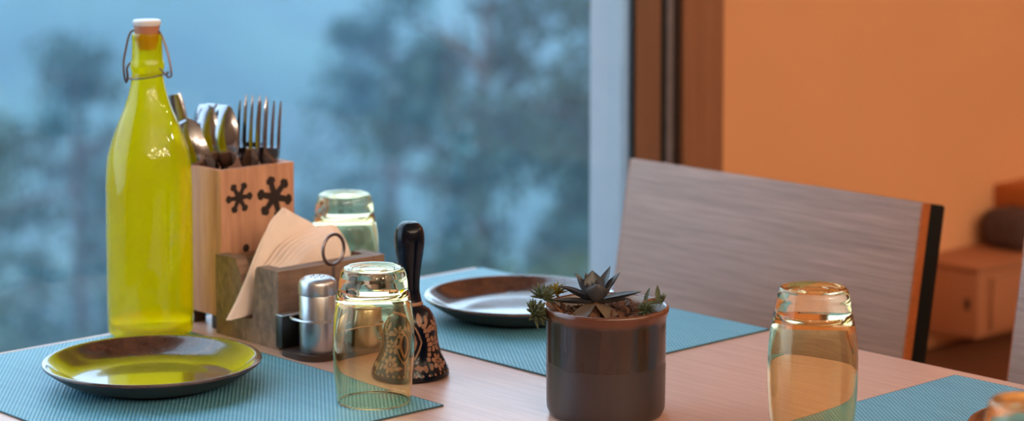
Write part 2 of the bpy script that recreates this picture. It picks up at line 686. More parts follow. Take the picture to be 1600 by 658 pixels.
# mist filling the valley
t = NT('mist')
vs = t.n('VolumeScatter')
vs.inputs['Color'].default_value = (0.047, 0.090, 0.140, 1)
vs.inputs['Density'].default_value = 0.021
vs.inputs['Anisotropy'].default_value = 0.0
t.l(vs.outputs[0], t.out.inputs['Volume'])
V, F = box_vf(-190, -1.0, -90, 200, -25, 7)
haze = obj('haze', V, F, t.m, smooth=0)
tag(haze, 'blue mist hanging over the valley outside the window', 'mist', kind='stuff')

# ------------------------------------------------------------------ table
tb = tag(empty('dining_table', (0.58, -0.4, 0)), 'pale pinkish wooden dining table by the window', 'table')
box('tabletop', -0.58, 0.60, -0.4, 0.4, T - 0.028, T, M['table'], tb, 0.0025)
box('apron', -0.50, 0.52, -0.33, 0.33, T - 0.09, T - 0.0285, M['table_edge'], tb, 0.002)
for sx in (-0.52, 0.54):
    for sy in (-0.34, 0.34):
        box('leg', sx - .03, sx + .03, sy - .03, sy + .03, 0, T - 0.0285, M['metal_black'], tb, 0.003)


def placemat(cx, cy, lab, rz=0.0):
    o = box('placemat', -.2175, .2175, -.15, .15, 0, .0016, M['mat'], None, 0.0006, 1, loc=(cx, cy, T), rot=(0, 0, rz))
    tag(o, lab, 'placemat', 'woven placemats on the table')
    V, F = [], []
    # thin dark bound edge
    for a in (box_vf(-.2183, -.2173, -.1505, .1505, 0.0001, .0014), box_vf(.2173, .2183, -.1505, .1505, 0.0001, .0014),
              box_vf(-.2173, .2173, -.1510, -.1500, 0.0001, .0014), box_vf(-.2173, .2173, .1500, .1510, 0.0001, .0014)):
        V, F = merge((V, F), a)
    obj('bound_edge', V, F, M['mat_edge'], o, smooth=0)
    return o


placemat(0.2315, -0.5925, 'teal woven placemat under the plate beside the yellow bottle', R(-.6))
placemat(0.2315, -0.1520, 'teal woven placemat in the window corner, behind the succulent pot')
placemat(0.9120, -0.172, 'teal woven placemat at the right, in front of the second chair')

# ------------------------------------------------------------------ chairs
def chair():
    c = empty('dining_chair', (0.2585, 0, 0))
    W = 0.2165
    th = R(10.4)
    # backrest: leaning board at y = 0.215 at the top
    br = empty('backrest', (0, 0.215, 0.86), (th * -1, 0, 0))
    br.parent = c
    box('panel', -W, W, 0, 0.015, -0.33, 0, M['chair_wood'], br, 0.0012)
    box('panel_edge', W + .0001, W + .0014, 0.0005, 0.0150, -0.33, -0.0008, M['chair_edge'], br, 0.0003)
    box('panel_edge', -W - .0014, -W - .0001, 0.0005, 0.0150, -0.33, -0.0008, M['chair_edge'], br, 0.0003)
    box('back_pad', -W, W + .001, 0.0152, 0.043, -0.33, -0.001, M['chair_pad'], br, 0.003)
    box('seat', -0.215, 0.215, -0.27, 0.15, 0.435, 0.455, M['chair_wood'], c, 0.004)
    box('seat_cushion', -0.21, 0.21, -0.265, 0.12, 0.4552, 0.485, M['chair_pad'], c, 0.010, 3)
    for sx in (-0.195, 0.195):
        V, F = tube_vf([(sx, -0.24, 0), (sx, -0.235, 0.434)], [.014, .018], 10)
        obj('leg', V, F, M['metal_black'], c)
        V, F = tube_vf([(sx, 0.19, 0), (sx, 0.135, 0.434), (sx, 0.175, 0.535)], [.014, .018, .010], 10)
        obj('leg', V, F, M['metal_black'], c)
    return c


ch1 = chair()
tag(ch1, 'wooden dining chair with black padded back, facing the succulent pot', 'chair', 'dining chairs along the table')
ch2 = copy_tree(ch1)
ch2.location.x += 0.567
tag(ch2, 'wooden dining chair at the right edge of the picture, barely in view', 'chair', 'dining chairs along the table')

# ------------------------------------------------------------------ plates
def plate(x, y, lab):
    p = tag(empty('plate', (x, y, T + .0017)), lab, 'plate', 'brown glazed plates on the placemats')
    prof_top = smooth_prof([(0.0, 0.0055), (0.040, 0.0055), (0.060, 0.0062), (0.073, 0.0092), (0.085, 0.0165), (0.0950, 0.0238), (0.0982, 0.0254)], 4)
    prof_rim = [(0.0997, 0.0252), (0.1003, 0.0240), (0.0995, 0.0222)]
    V, F = lathe_vf([(r_, z_ * .93) for r_, z_ in prof_top + prof_rim], 96)
    obj('dish', V, F, M['plate'], p, smooth=60)
    prof_b = smooth_prof([(0.0995, 0.0222), (0.090, 0.0150), (0.078, 0.0075), (0.066, 0.0034), (0.060, 0.0022)], 4) + [(0.059, 0.0), (0.054, 0.0), (0.053, 0.002), (0.0, 0.002)]
    V, F = lathe_vf([(r_, z_ * .93) for r_, z_ in prof_b], 96)
    obj('underside', V, F, M['plate_under'], p, smooth=60)
    return p


plate(0.2125, -0.5905, 'brown glazed plate beside the yellow bottle, reflecting yellow')
plate(0.232, -0.146, 'brown glazed plate behind the succulent pot, in the window corner')
plate(0.938, -0.170, 'brown glazed plate at the right edge, behind the nearest glass')


# ------------------------------------------------------------------ tumblers standing upside down
def tumbler(x, y, lab, m, sc=1.0, rz=0.0, z=T):
    g = tag(empty('tumbler', (x, y, z), (0, 0, rz)), lab, 'glass', 'upside-down tumblers')
    outer = smooth_prof([(0.0325, 0.0004), (0.0338, 0.012), (0.0357, 0.032), (0.0364, 0.054), (0.0356, 0.074),
                         (0.0334, 0.092), (0.0316, 0.1005)], 5)
    outer += smooth_prof([(0.0309, 0.1018), (0.0308, 0.1030), (0.0304, 0.108), (0.0290, 0.1155), (0.0274, 0.1198), (0.0258, 0.1212)], 4)
    outer += [(0.0235, 0.1208), (0.0205, 0.1199), (0.0, 0.1194)]
    inner = smooth_prof([(0.0, 0.0985), (0.015, 0.0985), (0.0245, 0.0972), (0.0292, 0.0920), (0.0316, 0.0830), (0.0340, 0.068),
                         (0.0348, 0.052), (0.0341, 0.032), (0.0323, 0.012), (0.0311, 0.0006)], 5)
    rim = [(0.0315, 0.0), (0.0321, 0.0)]
    prof = [(r * sc, zz * sc) for r, zz in inner + rim + outer]
    V, F = lathe_vf(prof, 96)
    body = obj('body', V, F, m, g, smooth=50)
    # engraved rings on the upturned foot
    for rr in (0.019, 0.012):
        V, F = tube_vf([(rr * sc * math.cos(a), rr * sc * math.sin(a), 0.1200 * sc) for a in [2 * PI * k / 48 for k in range(48)]], 0.00035, 6, True)
        obj('foot_ring', V, F, m, g)
    return g


GZ = T + 0.0018
tumbler(0.400, -0.482, 'upside-down amber glass on the corner of the left placemat, before the bell', M['glass'], z=GZ)
tumbler(0.072, -0.251, 'upside-down amber glass behind the napkins, near the window', M['glass'], z=GZ)
tumbler(0.740, -0.285, 'upside-down deep amber glass right of the succulent pot', M['glass_amber'], 1.045, z=GZ)
tumbler(1.065, -0.445, 'upside-down amber glass cut off at the bottom right corner', M['glass_amber'], 1.0, z=T + .0002)

# ------------------------------------------------------------------ swing-top bottle
bx, by = 0.041, -0.476
bt = tag(empty('bottle', (bx, by, T + .0018)), 'tall lime-yellow swing-top glass bottle by the window', 'bottle')
k = 0.000647


def bp(y, r):
    return (r * k, (521 - y) * k)


prof = smooth_prof([(0.0, 0.010), (0.018, 0.008), (0.031, 0.0015), (0.037, 0.0005), (0.0412, 0.004), bp(505, 66.2), bp(440, 66.6), bp(330, 66.6), bp(273, 66.0), bp(236, 62.0), bp(195, 48.5),
                    bp(166, 36.5), bp(140, 28.5), bp(121, 25.0), bp(112, 24.3)], 5)
V, F = lathe_vf(prof, 80)
obj('body', V, F, M['bottle'], bt, smooth=80)
prof = smooth_prof([bp(112, 24.3), bp(108, 25.2), bp(102, 26.5), bp(96, 26.0), bp(90, 24.2), bp(75, 23.6), bp(62, 23.4), bp(55, 23.6), bp(51, 22.4), bp(50, 20.0)], 4)
prof += [bp(50, 17), bp(60, 16)]
V, F = lathe_vf(prof, 64)
obj('neck_ring', V, F, M['bottle'], bt, smooth=80)
# thick glass base
V, F = lathe_vf([(0.0, 0.0115), (0.036, 0.0100), (0.0405, 0.0135), (0.0405, 0.0150), (0.036, 0.0120), (0.0, 0.0135)], 64)
obj('inner_base', V, F, M['bottle'], bt, smooth=80)
st = obj('stopper', *lathe_vf([(0, 0.287), (0.0085, 0.288), (0.0115, 0.297), (0.0118, 0.302), (0.0128, 0.312), (0.0, 0.312)], 40), M['stopper_t'], bt)
obj('stopper_cap', *lathe_vf([(0, 0.3122), (0.0132, 0.3122), (0.0140, 0.3135), (0.0140, 0.3165), (0.0128, 0.3178), (0, 0.3180)], 40), M['stopper_w'], st)
# wire bail, in the plane that faces the camera
BR = Vector((0.681459, 0.731857, 0)).normalized()
BT = Vector((0.731857, -0.681459, 0)).normalized()


def bw(u, v, tw=0.0):
    """picture-like offsets from the bottle axis, in bottle units, to bottle space"""
    return BR * ((u - 237.5) * k) + BT * tw + Vector((0, 0, (521 - v) * k))


wr = 0.0011
wireL = [bw(228, 44, .002), bw(215, 47, .003), bw(210, 56, .004), bw(206, 75, .006), bw(203, 95, .008), bw(204, 112, .009), bw(207, 125, .009), bw(210, 116, .011), bw(209, 103, .012), bw(214, 94, .012)]
wireR = [bw(247, 44, .002), bw(256, 47, .003), bw(262, 56, .004), bw(269, 75, .006), bw(274, 95, .008), bw(276, 108, .009), bw(276, 115, .009), bw(272, 117, .010), bw(269, 112, .011), bw(273, 108, .011)]


def smooth_path(P, n=5):
    P = [P[0] * 2 - P[1]] + P + [P[-1] * 2 - P[-2]]
    out = []
    for i in range(1, len(P) - 2):
        a, b, c, d = P[i - 1], P[i], P[i + 1], P[i + 2]
        for q in range(n):
            t_ = q / n
            out.append(0.5 * ((2 * b) + (c - a) * t_ + (2 * a - 5 * b + 4 * c - d) * t_ * t_ + (3 * b - 3 * c + d - a) * t_ ** 3))
    out.append(P[-2])
    return out


obj('wire_bail', *merge(tube_vf(smooth_path(wireL), wr, 8), tube_vf(smooth_path(wireR), wr, 8), tube_vf([bw(226, 42), bw(249, 42)], wr, 8)), M['wire'], bt)
ring = [Vector((0.0165 * math.cos(a), 0.0165 * math.sin(a), (521 - 117) * k + 0.0022 * math.sin(a + .6))) for a in [2 * PI * q / 48 for q in range(48)]]
obj('wire_collar', *merge(tube_vf(ring, 0.0009, 8, True), tube_vf([bw(258, 103, .010), bw(268, 113, .011)], .0009, 8), tube_vf([bw(214, 118, .008), bw(207, 122, .010)], .0009, 8)), M['wire'], bt)

# ------------------------------------------------------------------ cutlery box
x0, x1, y0, y1 = 0.001, 0.073, -0.412, -0.318
zt = 0.1645
cb = tag(empty('cutlery_box', ((x0 + x1) / 2, (y0 + y1) / 2, T)), 'tall wooden cutlery box with burnt snowflakes beside the bottle', 'box')
ox, oy = (x0 + x1) / 2, (y0 + y1) / 2
hx, hy = (x1 - x0) / 2, (y1 - y0) / 2
wl = 0.007
bz = 0.014
box('front_panel', hx - wl, hx, -hy, hy, bz, zt, M['box_wood'], cb, 0.0012)
box('back_panel', -hx, -hx + wl, -hy, hy, bz, zt, M['box_wood'], cb, 0.0012)
box('side_panel', -hx + wl, hx - wl, -hy, -hy + wl, bz, zt, M['box_wood'], cb, 0.0012)
box('side_panel', -hx + wl, hx - wl, hy - wl, hy, bz, zt, M['box_wood'], cb, 0.0012)
box('bottom', -hx + wl, hx - wl, -hy + wl, hy - wl, bz, bz + .006, M['box_wood'], cb)
for sx in (-1, 1):
    for sy in (-1, 1):
        box('foot', sx * (hx - .010) - .009, sx * (hx - .010) + .009, sy * (hy - .010) - .009, sy * (hy - .010) + .009, 0.0, bz, M['box_dark'], cb, 0.001)


def blob(poly_c, poly_r, n=12):
    return [(poly_c[0] + poly_r * math.cos(2 * PI * q / n), poly_c[1] + poly_r * math.sin(2 * PI * q / n)) for q in range(n)]


def snowflake(cy, cz, r, rot, fat):
    V, F = [], []
    d = hx + .00008
    for a in range(6):
        an = rot + a * PI / 3
        ux, uz = math.cos(an), math.sin(an)
        vx, vz = -uz, ux
        w = fat * r
        arm = [(cy - vx * w * .8, cz - vz * w * .8), (cy + ux * r * .8 - vx * w * .6, cz + uz * r * .8 - vz * w * .6),
               (cy + ux * r * .8 + vx * w * .6, cz + uz * r * .8 + vz * w * .6), (cy + vx * w * .8, cz + vz * w * .8)]
        dd = d + 0.000012 * a
        V, F = merge((V, F), prism_vf(arm, dd, dd + .0004, 'x'))
        dia = [(cy + ux * r * p + vx * w * q, cz + uz * r * p + vz * w * q) for p, q in ((.55, 0), (.72, 1.15), (.9, 1.05), (1.03, 0), (.9, -1.05), (.72, -1.15))]
        V, F = merge((V, F), prism_vf(dia, dd + .00008, dd + .0005, 'x'))
    V, F = merge((V, F), prism_vf(blob((cy, cz), r * .30), d + .0001, d + .00065, 'x'))
    return obj('snowflake_mark', V, F, M['burn'], cb, smooth=0)


def on_face(u, v):
    """point on the front face from its place between the panel's left/right edges and top"""
    fy = (u - 345) / 117.0
    return -hy + fy * 2 * hy, zt - (v - (265 - 16 * fy)) * 0.000655


cy_, cz_ = on_face(374, 307)
snowflake(cy_, cz_, 0.0165, R(2), .21)
cy_, cz_ = on_face(430, 306)
snowflake(cy_, cz_, 0.0225, R(-14), .22)
cy_, cz_ = on_face(384, 386)
obj('burnt_dot', *prism_vf(blob((cy_, cz_), .0042, 8), hx + .0001, hx + .0006, 'x'), M['burn'], cb, smooth=0)


# ------------------------------------------------------------------ cutlery in the box
def fork():
    sec = [(0, 0, 0, .0075, .0011), (0, 0, .005, .0095, .0012), (0, .0004, .06, .006, .0013), (0, .0006, .10, .0036, .0016), (0, 0, .128, .0036, .0017),
           (0, -.002, .140, .0085, .0013), (0, -.0035, .150, .0118, .0012), (0, -.0043, .158, .0124, .0011)]
    f = obj('fork', *ribbon_vf(sec), M['cutlery'], smooth=50)
    for q in range(4):
        x = (-1.5 + q) * .0070
        s2 = [(x, -.0043, .1575, .0019, .0011), (x, -.0050, .170, .0018, .0011), (x, -.0040, .185, .0016, .0010), (x, -.0016, .200, .0012, .0008), (x, .0000, .2065, .0005, .0004)]
        obj('tine', *ribbon_vf(s2), M['cutlery'], f, smooth=50)
    return f


def spoon():
    sec = [(0, 0, 0, .0075, .0011), (0, 0, .005, .0095, .0012), (0, .0004, .06, .006, .0013), (0, .0006, .10, .0036, .0016), (0, 0, .130, .0034, .0016), (0, -.001, .142, .0050, .0012)]
    s = obj('spoon', *ribbon_vf(sec), M['cutlery'], smooth=50)
    V, F = [], []
    nu, nv = 18, 12
    for side, off in ((0, 0.0), (1, .0011)):
        for i in range(nu + 1):
            tt = i / nu
            z = .138 + .066 * tt
            w = .0205 * math.sqrt(max(0.0, 1 - (2 * tt - 1.04) ** 2 / 1.0816)) * (0.90 + .12 * (1 - tt)) + .0004
            for j in range(nv + 1):
                a = -1 + 2 * j / nv
                dep = .0105 * (1 - a * a) * math.sin(PI * min(1, max(0, tt))) ** .8
                V.append(Vector((w * a, -.001 - dep + (off if side else 0), z)))
    n = (nu + 1) * (nv + 1)
    for i in range(nu):
        for j in range(nv):
            a = i * (nv + 1) + j
            F.append([a, a + 1, a + nv + 2, a + nv + 1])
            F.append([n + a, n + a + nv + 1, n + a + nv + 2, n + a + 1])
    for i in range(nu):
        for j in (0, nv):
            a = i * (nv + 1) + j
            F.append([a, a + nv + 1, n + a + nv + 1, n + a])
    for j in range(nv):
        for i in (0, nu):
            a = i * (nv + 1) + j
            F.append([a, a + 1, n + a + 1, n + a])
    obj('bowl', V, F, M['cutlery'], s, smooth=60)
    return s


def knife():
    # stands handle up
    sec = [(0, 0, .09, .0065, .0022), (0, 0, .14, .0072, .0026), (0, 0, .19, .0082, .0028), (0, 0, .212, .0084, .0028), (0, 0, .220, .0070, .0024), (0, 0, .2175, .0035, .0014)]
    kf = obj('knife', *ribbon_vf(sec), M['cutlery'], smooth=50)
    obj('blade', *ribbon_vf([(0, 0, 0, .003, .0006), (0, 0, .02, .009, .0007), (0, 0, .085, .0095, .0009), (0, 0, .0905, .006, .0014)]), M['cutlery'], kf)
    return kf


FACE = 0.82   # yaw that turns the front of a piece to the camera
PX = lambda u: (u - 403.5)


def put(o, x, y, z, tilt_side, tilt_back, yaw, lab, cat, grp):
    """stand the piece at its lower end, lean it sideways / backwards, then turn it"""
    o.rotation_mode = 'QUATERNION'
    m = Matrix.Rotation(yaw, 4, 'Z') @ Matrix.Rotation(tilt_back, 4, 'X') @ Matrix.Rotation(tilt_side, 4, 'Y')
    o.rotation_quaternion = m.to_quaternion()
    o.location = (x, y, z)
    tag(o, lab, cat, grp)


F1 = fork()
S1 = spoon()
F2, F3 = copy_tree(F1), copy_tree(F1)
S2, S3, S4 = copy_tree(S1), copy_tree(S1), copy_tree(S1)
K1 = knife()
zb = T + bz + .0065
put(F1, 0.051, -0.342, zb + .003, R(3), R(2), FACE - .1, 'steel fork, rightmost in the wooden box, tines upright', 'fork', 'cutlery in the wooden box')
put(F2, 0.050, -0.361, zb + .003, R(1), R(0), FACE - .30, 'steel fork in the middle of the wooden box', 'fork', 'cutlery in the wooden box')
put(F3, 0.030, -0.352, zb + .005, R(4), R(-2), FACE + .1, 'steel fork behind the front fork, half hidden by it', 'fork', 'cutlery in the wooden box')
put(S1, 0.040, -0.382, zb + .001, R(-1), R(-1), FACE - .60, 'steel spoon next to the forks, bowl up', 'spoon', 'cutlery in the wooden box')
put(S2, 0.028, -0.385, zb + .001, R(-3), R(1), FACE - .65, 'steel spoon, second from the forks, bowl up', 'spoon', 'cutlery in the wooden box')
put(S3, 0.060, -0.352, zb + .001, R(-23), R(1), FACE, 'steel spoon leaning towards the bottle', 'spoon', 'cutlery in the wooden box')
put(S4, 0.022, -0.372, zb + .001, R(-2), R(2), FACE - .5, 'steel spoon at the back of the box', 'spoon', 'cutlery in the wooden box')
put(K1, 0.031, -0.374, zb + .001, R(-14), R(2), FACE - .2, 'steel knife standing handle up behind the bottle neck', 'knife', 'cutlery in the wooden box')

# ------------------------------------------------------------------ napkin holder
hx0, hx1, hy0, hy1, hh = 0.0765, 0.180, -0.421, -0.286, 0.078
nh = tag(empty('napkin_holder', ((hx0 + hx1) / 2, (hy0 + hy1) / 2, T)), 'weathered wooden napkin holder with notched ends', 'napkin holder')
nx, ny = (hx1 - hx0) / 2, (hy1 - hy0) / 2


def end_poly():
    pts = [(-nx, 0), (nx, 0), (nx, hh), (nx - .034, hh), (nx - .0375, hh - .004)]
    pts += [(nx - .041, hh - .030), (nx - .043, .030), (nx - .047, .024), (nx - .060, .024), (nx - .064, .030)]
    pts += [(-nx + .045, .045), (-nx + .044, hh - .022), (-nx + .040, hh - .008), (-nx + .034, hh + .002), (-nx + .028, hh + .004), (-nx, hh + .003)]
    return pts


def notch_panel(name, ya, yb):
    # left post, right post and sill built as three convex bits of one board
    P = end_poly()
    left = [(-nx, 0), (-nx + .047, 0), (-nx + .047, .024), (-nx + .0455, .045), (-nx + .044, hh - .022), (-nx + .040, hh - .008), (-nx + .034, hh + .002), (-nx + .028, hh + .004), (-nx, hh + .003)]
    right = [(nx - .043, 0), (nx, 0), (nx, hh), (nx - .034, hh), (nx - .0375, hh - .004), (nx - .041, hh - .030), (nx - .043, .024)]
    sill = [(-nx + .047, 0), (nx - .043, 0), (nx - .043, .024), (-nx + .047, .024)]
    V, F = merge(prism_vf(left, ya, yb), prism_vf(right, ya, yb), prism_vf(sill, ya, yb))
    return obj(name, V, F, M['holder_wood'], nh, smooth=25)


notch_panel('end_panel', -ny, -ny + .014)
notch_panel('end_panel', ny - .014, ny)
box('long_panel', nx - .017, nx, -ny + .0141, ny - .0141, 0, hh, M['holder_wood'], nh, 0.001)
box('long_panel', -nx, -nx + .017, -ny + .0141, ny - .0141, 0, hh, M['holder_wood'], nh, 0.001)
box('bottom', -nx + .0171, nx - .0171, -ny + .0141, ny - .0141, 0.0005, .010, M['holder_wood'], nh)


# napkins: folded paper squares standing in the holder
def napkin(xc, levels, lab, lean=0.0, bulge=0.0, th=0.0012, leaves=2):
    """levels: (y left, y right, z) from the bottom up, in the plane x = xc"""
    z0, z1 = levels[0][2], levels[-1][2]
    cy = sum(l[0] + l[1] for l in levels) / (2 * len(levels))
    top = tag(empty('napkin', (xc, cy, z0)), lab, 'napkin', 'paper napkins in the holder')
    # smooth the outline
    L = [Vector(l) for l in levels]
    L = [L[0] * 2 - L[1]] + L + [L[-1] * 2 - L[-2]]
    rows = []
    for i in range(1, len(L) - 2):
        a, b, c, d = L[i - 1], L[i], L[i + 1], L[i + 2]
        for q in range(4):
            t_ = q / 4
            rows.append(0.5 * ((2 * b) + (c - a) * t_ + (2 * a - 5 * b + 4 * c - d) * t_ * t_ + (3 * b - 3 * c + d - a) * t_ ** 3))
    rows.append(L[-2])
    n = 8
    for lf in range(leaves):
        V, F = [], []
        sh = .0016 * lf
        for layer in (0, 1):
            for r_ in rows:
                s_ = (r_.z - z0) / (z1 - z0)
                for j in range(n + 1):
                    u = j / n
                    yy = r_.x + (r_.y - r_.x) * u - cy
                    V.append(Vector((lf * th * 1.3 + layer * th + lean * (r_.z - z0) + bulge * math.sin(PI * u), yy + sh * (1 - u), r_.z - z0 - sh * s_)))
        m = len(rows) * (n + 1)
        for i in range(len(rows) - 1):
            for j in range(n):
                a = i * (n + 1) + j
                F.append([a, a + 1, a + n + 2, a + n + 1])
                F.append([m + a, m + a + n + 1, m + a + n + 2, m + a + 1])
        e_ = len(rows) - 1
        for lst in ([j for j in range(n + 1)], [e_ * (n + 1) + j for j in range(n + 1)], [i * (n + 1) for i in range(e_ + 1)], [i * (n + 1) + n for i in range(e_ + 1)]):
            for a, b in zip(lst[:-1], lst[1:]):
                F.append([a, b, m + b, m + a])
        obj('folded_sheet', V, F, M['napkin'], top, smooth=50)
    return top


# tall one hanging out of the near end, then the low stack behind the front panel
napkin(0.1215, [(-.442, -.437, .7740), (-.439, -.404, .7775), (-.424, -.386, .800), (-.407, -.338, .832), (-.398, -.326, .848), (-.391, -.334, .858), (-.385, -.350, .867), (-.371, -.369, .878)],
       'tallest paper napkin, its corner hanging out of the holder end', 0.0, .002)
NAMES = ['paper napkin right against the tall napkin, its edge barely showing', 'second paper napkin of the low stack, from the tall napkin',
         'third paper napkin of the low stack, from the tall napkin', 'fourth paper napkin of the low stack, from the tall napkin',
         'fifth paper napkin of the low stack, from the tall napkin', 'paper napkin of the low stack, nearest the steel shakers']
for i_, lab in enumerate(NAMES):
    xc = 0.1290 + .0052 * i_
    sy = -(xc - .14) * .74
    sz = (xc - .14) * .20 - .0018 * i_
    e1 = .0055 * i_
    lv = [(-.404, -.300, .776), (-.411 + e1 * .4, -.2985, .818), (-.400 + e1, -.302, .833), (-.384 + e1 * 1.2, -.310, .847), (-.358 + e1 * 1.1, -.316, .8545), (-.340 + e1 * .5, -.322, .8575)]
    napkin(xc, [(a + sy, b + sy, c + (sz if c > .78 else 0)) for a, b, c in lv], lab)

# ------------------------------------------------------------------ condiment caddy with two shakers
cd = tag(empty('condiment_caddy', (0.2185, -0.3805, T)), 'black metal shaker caddy with ring handle beside the napkin holder', 'caddy')


def rounded_rect(a, b, r, n=6):
    pts = []
    for cx, cy, a0 in ((a - r, b - r, 0), (-a + r, b - r, 90), (-a + r, -b + r, 180), (a - r, -b + r, 270)):
        for q in range(n + 1):
            w = R(a0 + 90 * q / n)
            pts.append((cx + r * math.cos(w), cy + r * math.sin(w)))
    return pts


rrp = rounded_rect(.0305, .053, .020)
n = len(rrp)
V = [Vector((x, y, 0)) for x, y in rrp] + [Vector((x, y, .006)) for x, y in rrp]
F = [list(range(n)), list(range(n, 2 * n))] + [[q, (q + 1) % n, n + (q + 1) % n, n + q] for q in range(n)]
obj('base', V, F, M['box_dark'], cd)
box('back_plate', -.0305, -.0200, -.050, .050, .0062, .0375, M['metal_black'], cd, .0004)
box('plate_trim', -.0306, -.0199, -.0502, .0502, .0376, .0390, M['shaker'], cd, .0004)
rail = [(x + .0055, y, .0383) for x, y in rounded_rect(.0250, .0500, .0195, 8)]
obj('rail', *tube_vf(rail, .0013, 8, True), M['shaker'], cd)
obj('stem', *tube_vf([(.000, -.002, .0062), (.000, -.002, .086)], .0016, 8), M['wire'], cd)
rg = []
e = Matrix.Rotation(R(8), 3, 'Z')
for q in range(40):
    a = 2 * PI * q / 40
    rg.append(Vector((.000, -.002, .1005)) + e @ Vector((0, .0148 * math.cos(a), .0150 * math.sin(a))))
obj('ring_handle', *tube_vf(rg, .0017, 8, True), M['wire'], cd)


def shaker(x, y, lab):
    s = tag(empty('shaker', (x, y, T + .0062)), lab, 'shaker', 'steel shakers in the caddy')
    obj('body', *lathe_vf([(0, 0), (.0173, 0), (.0178, .001), (.0178, 0.0550), (.0174, 0.0558), (0, 0.0558)], 48), M['shaker'], s)
    cap = obj('cap', *lathe_vf(smooth_prof([(.0172, 0.0559), (.0183, 0.0570), (.0184, 0.0650), (.0172, 0.0695), (.0135, 0.0722), (.0118, 0.0726)], 4) + [(0, 0.0728)], 48), M['shaker'], s)
    V, F = [], []
    for q in range(7):
        a = 2 * PI * q / 6
        rr = 0 if q == 6 else .006
        vf = lathe_vf([(0, 0.0731), (.0011, 0.0731), (.0011, 0.0720)], 10)
        V, F = merge((V, F), ([v + Vector((rr * math.cos(a), rr * math.sin(a), 0)) for v in vf[0]], vf[1]))
    obj('pour_hole', V, F, M['hole'], cap)
    return s


shaker(0.2280, -0.4100, 'steel shaker in full view left of the front glass')
shaker(0.2280, -0.3545, 'steel shaker seen through the front upside-down glass')

# ------------------------------------------------------------------ hand bell
bl = tag(empty('hand_bell', (0.343, -0.391, T)), 'black hand bell painted with copper flowers, behind the front glass', 'bell')
BK = 0.000602
prof_pts = [(.0358, .0005), (.0366, .0020), (.0360, .0055), (.0335, .0115), (.0300, .0185), (.0272, .0275), (.0257, .0370), (.0245, .0470), (.0222, .0560), (.0180, .0632), (.0120, .0675)]
prof_b = smooth_prof(prof_pts, 5)
V, F = lathe_vf([(0.0, .045), (.020, .040), (.026, .020), (.033, .004), (.0345, .0005)] + prof_b + [(0, .069)], 72)
obj('dome', V, F, M['bell'], bl, smooth=60)
obj('neck_ring', *lathe_vf([(.0, .0664), (.0120, .0664), (.0125, .0680), (.0112, .0705), (.0, .0705)], 40), M['bell_copper'], bl)
hp = smooth_prof([(.0112, .0706), (.0104, .0740), (.0092, .0820), (.0098, .0950), (.0116, .1080), (.0136, .1220), (.0140, .1310), (.0126, .1390), (.0085, .1440), (.0045, .1456)], 5) + [(0, .1460)]
obj('handle', *lathe_vf([(0, .0706)] + hp, 56), M['bell'], bl, smooth=70)


def bell_r(z):
    p = prof_b
    for a, b in zip(p[:-1], p[1:]):
        lo, hi = min(a[1], b[1]), max(a[1], b[1])
        if lo <= z <= hi and hi > lo:
            t_ = (z - a[1]) / (b[1] - a[1])
            return a[0] + (b[0] - a[0]) * t_
    return .034 if z < .01 else .013


def motif(shapes, th0, z0):
    """closed outlines (u across, v up) laid on the dome as thin raised paint"""
    V, F = [], []
    for k_, outer in enumerate(shapes):
        inner, ring_ = None, outer
        if isinstance(outer, tuple):
            outer, inner = outer
        n_ = len(outer)

        def mp(u, v, lift):
            z = z0 + v
            r_ = bell_r(z) + lift
            a = th0 + u / max(bell_r(z), .012)
            return Vector((r_ * math.cos(a), r_ * math.sin(a), z))
        b0 = len(V)
        lift = .00035 + .00003 * k_
        if inner:
            V += [mp(u, v, lift) for u, v in outer] + [mp(u, v, lift) for u, v in inner]
            for q in range(n_):
                q2 = (q + 1) % n_
                F.append([b0 + q, b0 + q2, b0 + n_ + q2, b0 + n_ + q])
        else:
            cu = sum(p[0] for p in outer) / n_
            cv = sum(p[1] for p in outer) / n_
            V.append(mp(cu, cv, lift))
            V += [mp(cu + (u - cu) * .5, cv + (v - cv) * .5, lift) for u, v in outer]
            V += [mp(u, v, lift) for u, v in outer]
            for q in range(n_):
                q2 = (q + 1) % n_
                F.append([b0, b0 + 1 + q, b0 + 1 + q2])
                F.append([b0 + 1 + q, b0 + 1 + n_ + q, b0 + 1 + n_ + q2, b0 + 1 + q2])
    return obj('painted_motif', V, F, M['bell_copper'], bl, smooth=60)


def ell(cu, cv, a, b, rot=0.0, n=14):
    out = []
    for q in range(n):
        w = 2 * PI * q / n
        x, y = a * math.cos(w), b * math.sin(w)
        out.append((cu + x * math.cos(rot) - y * math.sin(rot), cv + x * math.sin(rot) + y * math.cos(rot)))
    return out


def lens(cu, cv, a, b, n=16, bend=0.0):
    out = []
    for q in range(n):
        w = 2 * PI * q / n
        s_ = math.sin(w)
        out.append((cu + a * math.cos(w) * (1 - .35 * abs(s_)) + bend * (1 - s_ * s_), cv + b * s_))
    return out


def flower(cu, cv, r, n=6):
    return [ell(cu + r * .62 * math.cos(2 * PI * q / n), cv + r * .62 * math.sin(2 * PI * q / n), r * .36, r * .24, 2 * PI * q / n, 10) for q in range(n)] + [ell(cu, cv, r * .2, r * .2, 0, 8)]


